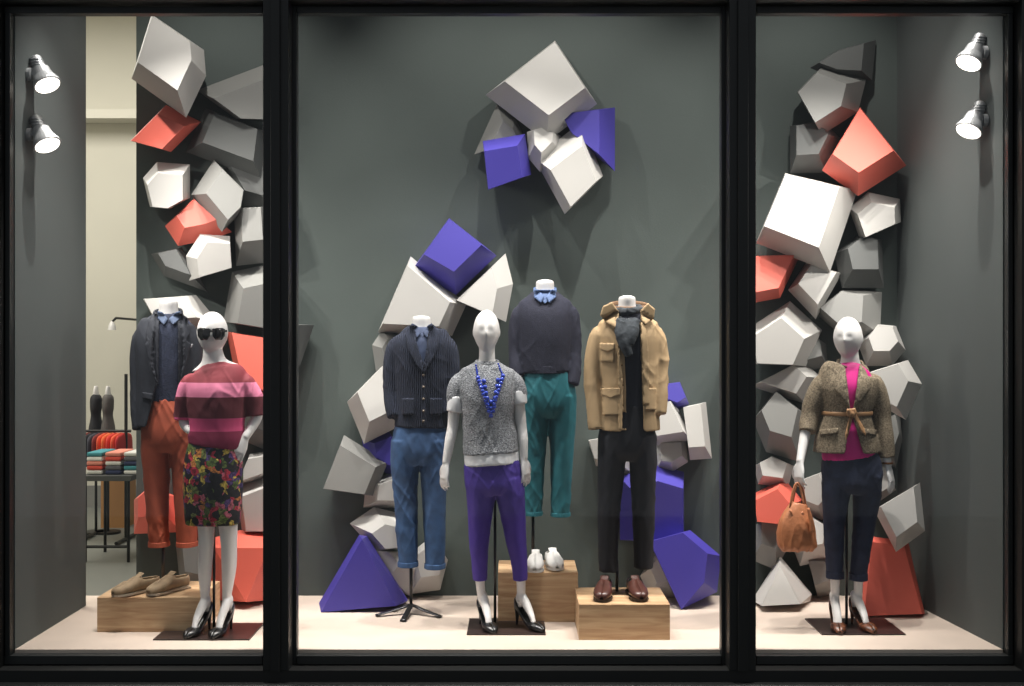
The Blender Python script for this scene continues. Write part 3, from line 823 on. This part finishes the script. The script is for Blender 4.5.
patch('pocket_a', Y, [(820,430),(838,428),(838,433),(820,435)], twd, e, tg, .01, .008)
patch('pocket_b', Y, [(860,428),(876,430),(876,435),(860,433)], twd, e, tg, .01, .008)
mk('bracelet', loop(W(887.5,463,Y-.02), .028, .028, .004, .006), mat('gold_brown', (120,80,50), .3, metal=.6), e, smooth=True)
pole(e, Y+.06, 846.5, 490, .01)
box('base_plate', (814-512)*6.45/F, (896-512)*6.45/F, Y-.16, Y+.2, .001, .008, M['plate'], e)
# handbag
bg = empty('handbag'); YB = Y-.09
bm_ = mat('tan_leather', (180,114,74), .5, var=.25, vscale=14, bump=.2, bscale=60)
fuse('bag_body', [T(YB, [(797,551,15,.045),(797,544,19.5,.07),(796.5,530,19.5,.072),(797,518,16,.06),(798,509,11,.045),(799,503,8,.03)], n=28, ex=2.3)], bm_, bg, voxel=.005, smooth=3, wr=wr(.018, 22, 6, 6))
for dy, cx in ((-.02, 797), (.02, 799)):
    rows = []
    for i in range(15):
        t = math.pi*i/14
        rows.append((W(cx-7*math.cos(t)*(1-.3*math.sin(t)), 508-25*math.sin(t), YB+dy*(1-.6*math.sin(t))), .006, .005))
    mk('handle', tube(rows, n=8, sub=1), bm_, bg, smooth=True)
mk('tassel', T(YB-.07, [(808,508,1.5),(811,520,2.2),(812,532,2.6)], n=10), bm_, bg, smooth=True)
mk('strap', T(YB-.045, [(790,510,1.3),(795,518,1.3),(803,512,1.3)], n=8), bm_, bg, smooth=True)

# =========================================================== male forms
def man_neck(e, Y, cx, top, hw, m=None):
    p = [T(Y, [(cx,top,hw*.82,.05,0),(cx,top+1.5,hw*.95,.056,0),(cx,top+9,hw,.058,.005),(cx,top+18,hw*1.25,.065,.01),(cx,top+30,hw*2.4,.08,.01)], n=24)]
    return fuse('neck_form', p, M['white'], e, voxel=.006, smooth=2)
def cuff(e, Y, cx, cy, hw, dp, m, h=5):
    mk('cuff', T(Y, [(cx,cy-h,hw,dp),(cx,cy,hw*1.02,dp*1.02)], sub=1, n=26), m, e, bevel=.003)

# --- C: cardigan
Y = .79
e = empty('headless_male_mannequin')
man_neck(e, Y, 421.5, 317, 9.5)
den = mat('denim_shirt', (56,68,96), .8, var=.2, vscale=30)
inn = fuse('denim_shirt', [T(Y, [(421,327,12,.068),(421,333,20,.09),(422,345,25,.12),(422,370,24,.125),(422,400,22,.12),(421,424,22,.115)], n=28, ex=2.3)], den, e, smooth=3, wr=wr(.004))
nav = mat('cable_knit', (26,34,54), .9, var=.3, vscale=60, bump=.6, bscale=26, kind='wave')
def cutC(c, n):
    px, py = proj(c)
    if n.y > .1: return False
    t = (py-328)/38.
    return py < 366 and 413+9.5*t < px < 432-9*t
jk = fuse('cable_cardigan', [T(Y, [(421.5,326,13,.075),(421.5,330,20,.09),(422,335,27,.105),(422,345,30,.13),(422,365,28.5,.14),(422,390,26.5,.135),(421.5,410,26,.135),(421,427,26.5,.135)], n=32, ex=2.4),
     T(Y, [(409,345,8,.065),(398,346,10,.072),(393,364,10,.068),(392,390,9,.06,-.01),(393,405,8.5,.056,-.03),(395,417,7.5,.05,-.05)], n=20),
     T(Y, [(435,345,8,.065),(446,346,10,.072),(450,364,10,.068),(450,388,9,.06,-.01),(447,402,8.5,.056,-.03),(444,414,7.5,.05,-.05)], n=20)],
     nav, e, smooth=4, wr=wr(.010, 14, 8, 11), cut=cutC, solid=.008)
tg = [bvh(jk), bvh(inn)]
patch('shawl_collar_a', Y, [(411,325),(414,326),(416,342),(423,366),(424,374),(417,366),(408,350),(405,332)], nav, e, tg, .014, .012)
patch('shawl_collar_b', Y, [(433,325),(430,326),(429,342),(424,362),(424,374),(431,362),(438,350),(439,332)], nav, e, tg, .016, .012)
patch('placket', Y, [(421,368),(426,368),(426,427),(421,427)], nav, e, tg, .008, .006)
patch('pocket_a', Y, [(402,398),(414,398),(414,415),(402,415)], nav, e, tg, .008, .006)
patch('pocket_b', Y, [(430,398),(442,398),(442,415),(430,415)], nav, e, tg, .008, .006)
dots('buttons', Y, [(423.5,375),(423.5,387),(423.5,399),(423.5,411),(423.5,421)], .008, mat('button', (90,80,70), .4), e, tg, .012)
patch('shirt_collar_a', Y, [(412,323),(418,327),(421,333),(417,338),(411,331)], den, e, tg, .014)
patch('shirt_collar_b', Y, [(432,323),(426,327),(423,333),(427,338),(433,331)], den, e, tg, .014)
jb = mat('blue_jeans', (54,86,128), .8, var=.3, vscale=18, bump=.15, bscale=300)
fuse('jeans', [T(Y, [(420.5,418,23,.115),(420,430,26,.125),(419.5,445,27.5,.13),(419,456,25,.12),(419,464,20,.09)], n=30, ex=2.3),
     T(Y, [(405,440,14,.115),(404.5,462,14,.105),(405.5,490,12.5,.09),(406.5,520,11.2,.08),(407.5,545,10.3,.074),(408,564,9.6,.07)], n=22),
     T(Y, [(434,440,14,.115),(434,462,14,.105),(434,490,12.5,.09),(434.5,520,11.2,.08),(435,545,10.5,.074),(435,566,9.8,.07)], n=22)],
     jb, e, smooth=3, wr=wr(.013, 14, 8, 12, 9))
cuff(e, Y, 408, 566, 10.4, .076, jb); cuff(e, Y, 435, 568, 10.6, .076, jb)
bz = Vector((W(411,600,Y).x, Y, 0))
pole(e, Y, 411, 560, .03, .009)
for a in (200, 330, 262):
    d = Vector((math.cos(math.radians(a)), math.sin(math.radians(a)), 0))
    mk('tripod_leg', tube([(bz+Vector((0,0,.055)),.016,.008),(bz+d*.1+Vector((0,0,.03)),.016,.007),(bz+d*.21+Vector((0,0,.008)),.018,.006)], n=12, bref=Vector((0,0,1))), M['steel'], e, smooth=True)

# --- E: navy jumper, teal chinos
Y = .80
e = empty('headless_male_mannequin')
man_neck(e, Y, 545, 281, 9.5)
ls = mat('blue_shirt', (84,106,148), .7)
nv = mat('navy_jumper', (32,34,52), .85, var=.2, vscale=50, bump=.3, bscale=220)
jp = fuse('jumper', [T(Y, [(545,292,13,.072),(545,297,19,.088),(545,303,26,.105),(545,315,29,.13),(545.5,335,28,.138),(545.5,355,26.5,.132),(546,372,25.5,.13)], n=32, ex=2.4),
     T(Y, [(532,313,8,.065),(522,314,10,.07),(518,332,9.3,.066),(517,352,8.5,.058,-.01),(517,370,8,.052,-.04),(518,377,7,.048,-.05)], n=20),
     T(Y, [(558,313,8,.065),(568,314,10,.07),(572,332,9.3,.066),(573,355,8.5,.058,-.01),(573,372,8,.052,-.04),(572,385,7,.046,-.06)], n=20)],
     nv, e, smooth=4, wr=wr(.008, 13, 7, 21))
tg = [bvh(jp)]
patch('shirt_yoke', Y, [(537,290),(553,290),(550,299),(545,304),(540,299)], ls, e, tg, .008)
patch('shirt_collar_a', Y, [(535,289),(539,290),(544,297),(541,303),(534,297)], ls, e, tg, .016, .006)
patch('shirt_collar_b', Y, [(555,289),(551,290),(546,297),(549,303),(556,297)], ls, e, tg, .016, .006)
mk('collar_band', loop(W(545,291,Y+.005), .064, .066, .006, .018, tilt=.015), ls, e, smooth=True)
mk('jumper_hem', T(Y, [(546,366,26,.133),(546,373,26,.133)], sub=1, n=30), nv, e, bevel=.003)
te = mat('teal_chinos', (20,98,108), .75, var=.15, vscale=18)
fuse('chinos', [T(Y, [(547,364,23,.115),(547.5,380,26,.125),(548.5,398,27.5,.13),(549,410,25,.12),(549,418,20,.09)], n=30, ex=2.3),
     T(Y, [(535,395,14,.115),(535,415,14,.105),(534.5,440,12.3,.09),(533.5,470,10.8,.078),(533,495,9.8,.07),(533,513,9.2,.066)], n=22),
     T(Y, [(562.5,395,14,.115),(562.5,415,14,.105),(562,440,12.5,.09),(561.5,470,11,.078),(561,495,10,.07),(560.5,514,9.4,.066)], n=22)],
     te, e, smooth=3, wr=wr(.013, 14, 8, 22, 9))
cuff(e, Y, 533, 515, 9.9, .07, te, 4); cuff(e, Y, 560.5, 516, 10, .07, te, 4)
pole(e, Y+.05, 533, 505, .285, .009)
mk('pole_base', tube([(Vector((W(533,560,Y+.05).x,Y+.05,.281)),.045,.045),(Vector((W(533,560,Y+.05).x,Y+.05,.288)),.045,.045)], sub=1, n=28), M['steel'], e)

# --- F: tan jacket
Y = .47
e = empty('headless_male_mannequin')
man_neck(e, Y, 627, 297, 9)
dk = mat('dark_sweater', (24,28,42), .9, var=.2, vscale=40)
inn = fuse('sweater', [T(Y, [(627,312,13,.07),(627,318,20,.09),(627,330,26,.115),(627,360,25,.12),(627,400,23,.115),(627,412,23,.115)], n=28, ex=2.3)], dk, e, smooth=3, wr=wr(.006, 14, 7, 31))
tan = mat('tan_cotton', (168,142,106), .75, var=.1, vscale=15, bump=.1, bscale=200)
def cutF(c, n):
    px, py = proj(c)
    if n.z < -.7 and py > 420: return True
    if n.y > .15: return False
    t = (py-312)/115.
    return 614+8*math.sin(min(1, t*1.6)*1.4)*1.0 < px < 641+3*t
jk = fuse('field_jacket', [T(Y, [(628,312,14,.08),(628,317,21,.096),(628,323,29,.112),(628,336,32,.135),(628,360,30.5,.14),(629,385,29,.14),(629,405,29.5,.142),(629,430,31,.146)], n=34, ex=2.5),
     T(Y, [(612,334,8.5,.068),(601,335,10.5,.074),(595,355,10,.068),(593,380,9.5,.062,-.01),(595,405,9,.058,-.03),(597,430,8.8,.054,-.05)], n=20),
     T(Y, [(643,334,8.5,.068),(653,335,10.5,.074),(658.5,355,9.8,.068),(659,375,9.3,.062,-.01),(659,395,9,.058,-.03),(658,414,8.5,.054,-.05)], n=20)],
     tan, e, smooth=4, wr=wr(.012, 13, 7, 33), cut=cutF, solid=.008)
tg = [bvh(jk), bvh(inn)]
patch('placket_a', Y, [(614,322),(618,320),(624,345),(626,390),(626,430),(619,430),(619,390),(618,350)], tan, e, tg, .01, .008)
patch('placket_b', Y, [(640,322),(645,322),(648,350),(649,405),(643,405),(643,350)], tan, e, tg, .01, .008)
patch('collar_a', Y, [(603,306),(612,302),(619,312),(617,330),(606,322),(600,315)], tan, e, tg, .022, .006)
patch('collar_b', Y, [(641,310),(648,303),(655,309),(654,318),(646,325),(641,320)], tan, e, tg, .022, .006)
brn = mat('collar_cord', (112,84,60), .85)
mk('stand_collar', loop(W(628,308,Y+.02), .105, .075, .008, .026, tilt=.02), brn, e, smooth=True)
patch('chest_pocket', Y, [(601,345),(614,345),(614,362),(601,362)], tan, e, tg, .006, .006)
patch('chest_flap', Y, [(600,343),(615,343),(615,349),(607,352),(600,349)], tan, e, tg, .011, .005)
patch('hip_pocket', Y, [(603,390),(619,390),(619,415),(603,415)], tan, e, tg, .008, .008)
patch('hip_flap', Y, [(602,388),(620,388),(620,395),(611,398),(602,395)], tan, e, tg, .015, .005)
patch('hip_pocket_b', Y, [(645,388),(656,388),(656,410),(645,410)], tan, e, tg, .008, .008)
dots('snap_buttons', Y, [(621,345),(622,365),(623,385),(623,405),(623,422)], .006, mat('brass', (110,86,50), .3, metal=.7), e, tg, .016)
sc = mat('dark_scarf', (56,62,68), .9, var=.5, vscale=40, bump=.3, bscale=80)
sp = [loop(W(627,310,Y), .072, .07, .026, .024, tilt=.01, roll=.006), loop(W(627,318,Y-.01), .078, .076, .026, .024, tilt=.025, roll=-.01), loop(W(628,325,Y-.03), .055, .062, .024, .02, tilt=.05)]
sp += [T(Y, [(622,320,7,.03,-.10),(622,332,7.5,.028,-.135),(625,345,6,.022,-.15),(629,356,4,.016,-.15)], n=16), T(Y, [(634,320,6,.03,-.10),(632,332,7,.026,-.14),(629,344,5,.02,-.15)], n=16)]
fuse('scarf', sp, sc, e, voxel=.006, smooth=3, wr=wr(.016, 26, 20, 35))
bk = mat('black_trousers', (22,24,32), .8, var=.2, vscale=20)
fuse('trousers', [T(Y, [(627,405,24,.115),(627,420,26.5,.125),(627,440,28.5,.13),(627,452,26,.12),(627,460,20,.09)], n=30, ex=2.3),
     T(Y, [(612,435,14,.115),(611.5,460,14,.105),(610,490,12.5,.09),(608.5,520,11,.08),(608,550,10,.072),(608,571,9.6,.07)], n=22),
     T(Y, [(642,435,14.5,.115),(643,460,14,.105),(643,490,12.5,.09),(643.5,520,11,.08),(643.5,550,10,.072),(643.5,568,9.6,.07)], n=22)],
     bk, e, smooth=3, wr=wr(.008, 14, 6, 36, 6))
pole(e, Y+.02, 617, 560, .195, .009)

# --- A: navy blazer, rust trousers
Y = .70
e = empty('headless_male_mannequin')
man_neck(e, Y, 168.5, 301, 9.5)
inn = fuse('sweater', [T(Y, [(167,314,13,.07),(167,320,21,.09),(167,330,26,.118),(167,360,25,.125),(167,395,23,.118),(167,402,23,.118)], n=28, ex=2.3)], mat('navy_knit', (40,48,70), .9, var=.3, vscale=50, bump=.3, bscale=150), e, smooth=3, wr=wr(.005, 14, 7, 41))
bz_ = mat('navy_blazer', (36,40,50), .8, var=.2, vscale=30)
def cutA(c, n):
    px, py = proj(c)
    if n.z < -.7 and py > 415: return True
    if n.y > .15: return False
    if py < 385:
        t = (py-316)/69.
        return 157-8*math.sin(t*math.pi)*.6 < px < 180+4*math.sin(t*math.pi)
    return 156-.25*(py-385) < px < 180+.1*(py-385)
jk = fuse('blazer', [T(Y, [(167.5,314,14,.08),(167.5,319,20,.094),(167,324,27,.11),(166.5,338,30,.138),(166.5,360,29,.145),(166,385,28,.142),(166,410,29,.145),(166,426,30,.148)], n=34, ex=2.4),
     T(Y, [(154,335,8,.066),(144,336,10,.072),(139.5,355,9.3,.068),(139,385,8.5,.06,-.01),(139,410,8,.056,-.03),(140,430,7.5,.052,-.05)], n=20),
     T(Y, [(180,335,8,.066),(189,336,9.5,.072),(193,355,9,.068),(193,385,8.5,.06,-.01),(193,410,8,.056,-.03),(192,428,7.5,.052,-.05)], n=20)],
     bz_, e, smooth=4, wr=wr(.007, 13, 6, 43), cut=cutA, solid=.007)
tg = [bvh(jk), bvh(inn)]
patch('lapel_a', Y, [(155,313),(159,315),(156,340),(155,368),(158,386),(150,366),(145,344),(150,340),(146,334),(150,318)], bz_, e, tg, .012, .006)
patch('lapel_b', Y, [(181,313),(178,315),(181,340),(182,368),(179,386),(186,366),(191,344),(186,340),(190,334),(187,318)], bz_, e, tg, .012, .006)
mk('blazer_collar', loop(W(168,314,Y+.02), .078, .066, .008, .022, tilt=.02), bz_, e, smooth=True)
patch('pocket_flap', Y, [(142,392),(153,394),(153,400),(142,398)], bz_, e, tg, .008, .006)
patch('breast_pocket', Y, [(184,346),(192,344),(192,347),(184,349)], mat('pocket_square', (200,200,205), .8), e, tg, .01, .004)
shw = mat('chambray', (76,90,116), .8)
patch('shirt_collar_a', Y, [(158,311),(162,312),(168,319),(164,325),(157,318)], shw, e, tg, .016, .006)
patch('shirt_collar_b', Y, [(180,311),(176,312),(169,319),(173,325),(181,318)], shw, e, tg, .016, .006)
ru = mat('rust_trousers', (160,74,48), .75, var=.15, vscale=18)
fuse('trousers', [T(Y, [(168,398,24,.115),(169,412,26.5,.125),(170,430,28,.13),(170,444,26,.12),(170,452,20,.09)], n=30, ex=2.3),
     T(Y, [(156,428,14,.115),(156,450,14,.105),(156.5,480,12.5,.09),(157.5,510,10.8,.08),(158.5,530,10,.074),(159,544,9.8,.07)], n=22),
     T(Y, [(185,428,14,.115),(185,450,14,.105),(185.5,480,12.5,.09),(186,510,10.8,.08),(186.5,530,10,.074),(187,544,9.8,.07)], n=22)],
     ru, e, smooth=3, wr=wr(.015, 14, 8, 44, 9))
cuff(e, Y, 159, 546, 10.4, .075, ru); cuff(e, Y, 187, 546, 10.4, .075, ru)
pole(e, Y, 163, 535, .195, .009)

# ------------------------------------------------------------------ shoes on boxes
br = mat('brown_leather', (78,44,36), .35, coat=.2, var=.3, vscale=20); brs = mat('brown_sole', (36,24,20), .5)
e = empty('leather_brogues')
p = W(605,597,.42); mens_shoe(e, Vector((p.x,.42,.191)), math.radians(-10), br, brs)
p = W(634,596,.42); mens_shoe(e, Vector((p.x,.43,.191)), math.radians(6), br, brs)
ws = mat('white_canvas', (226,224,220), .7); e = empty('white_sneakers')
p = W(552,566,.74); mens_shoe(e, Vector((p.x,.78,.281)), math.radians(8), ws, ws, .25)
p = W(536,566,.70); mens_shoe(e, Vector((p.x,.72,.281)), math.radians(-4), ws, ws, .25)
ts = mat('suede_tan', (150,128,100), .8, var=.2, vscale=30); tss = mat('sand_sole', (178,162,142), .7)
e = empty('suede_shoes')
p = W(146,590,.52); mens_shoe(e, Vector((p.x,.50,.191)), math.radians(-38), ts, tss)
p = W(175,590,.52); mens_shoe(e, Vector((p.x,.54,.191)), math.radians(-30), ts, tss)

# ------------------------------------------------------------------ spot fixtures
wm = mat('lamp_silver', (150,152,154), .5, metal=.5)
lens = emis('lamp_lens', (255,246,232), 5)
def spotlight(px, py, sgn, power):
    yb = .16; e = empty('spotlight_fixture')
    c = W(px, py, yb)
    wx = -2.56 if sgn > 0 else 2.51
    d = Vector((sgn*.46, -.24, -.85)).normalized()
    back = c-d*.15
    mk('arm', tube([(Vector((wx, yb, c.z+.05)), .013, .013), (Vector((c.x-sgn*.09, yb, c.z+.05)), .013, .013), (c-d*.07, .013, .013)], sub=1, n=10), wm, e, smooth=True)
    mk('mount', tube([(Vector((wx, yb, c.z+.05)), .035, .035), (Vector((wx+sgn*.02, yb, c.z+.05)), .035, .035)], sub=1, n=18), wm, e)
    mk('housing', tube([(back-d*.03, .018, .018), (back-d*.02, .032, .032), (back+d*.05, .034, .034), (back+d*.055, .046, .046), (c-d*.05, .052, .052), (c-d*.01, .070, .070), (c+d*.008, .073, .073)], n=28, sub=1), wm, e, bevel=.003)
    for i in range(3):
        mk('fin', loop(back+d*(.018*i-.008), .034, .034, .007, .003), wm, e, smooth=True)
    mk('lens', tube([(c+d*.009, .064, .064), (c+d*.012, .062, .062)], sub=1, n=28), lens, e)
    l = bpy.data.lights.new('spot_beam', 'SPOT'); l.energy = power; l.spot_size = math.radians(110); l.spot_blend = .8; l.shadow_soft_size = .02
    l.color = (1,.95,.88)
    o = bpy.data.objects.new('spot_beam', l); scene.collection.objects.link(o); o.parent = e
    o.location = c+d*.03
    dd = Vector((sgn*.7, .30, -.65)); o.rotation_euler = dd.to_track_quat('-Z', 'Y').to_euler()
for py in (84, 144): spotlight(47, py, 1, 52)
for py in (62, 130): spotlight(969, py, -1, 52)

def spot(x, y, z, tgt, power, ang=60, soft=.02, col=(1,.96,.9)):
    l = bpy.data.lights.new('ceiling_spot', 'SPOT'); l.energy = power; l.spot_size = math.radians(ang); l.spot_blend = .7
    l.shadow_soft_size = soft; l.color = col
    o = bpy.data.objects.new('ceiling_spot', l); scene.collection.objects.link(o)
    o.location = (x, y, z); o.rotation_euler = (Vector(tgt)-Vector((x, y, z))).to_track_quat('-Z', 'Y').to_euler()
for x, t in ((-1.95,-2.0),(-1.4,-1.7),(-.85,-.4),(0,0),(.85,.5),(1.5,1.85),(2.0,1.9)):
    spot(x, .10, 4.45, (t, .5, .9), 310, 58)
for x, t in ((-.6,-.1),(.75,.35),(-1.7,-1.9),(1.7,1.8)):
    spot(x, .08, 4.2, (t, 1.2, 2.3), 72, 90)
l = bpy.data.lights.new('shop_light', 'AREA'); l.energy = 240; l.size = 3; l.color = (1,.96,.88)
o = bpy.data.objects.new('shop_light', l); scene.collection.objects.link(o); o.location = (-4.3, 3.0, 5.0)

w = bpy.data.worlds.new('night_street'); scene.world = w; w.use_nodes = True
w.node_tree.nodes['Background'].inputs[0].default_value = (.87,.94,1,1); w.node_tree.nodes['Background'].inputs[1].default_value = .25
cam = bpy.data.cameras.new('camera'); co = bpy.data.objects.new('camera', cam); scene.collection.objects.link(co)
co.location = CAMP; co.rotation_euler = (math.pi/2, 0, 0); cam.sensor_width = 36; cam.lens = F/1024*36
scene.camera = co
scene.view_settings.view_transform = 'Standard'
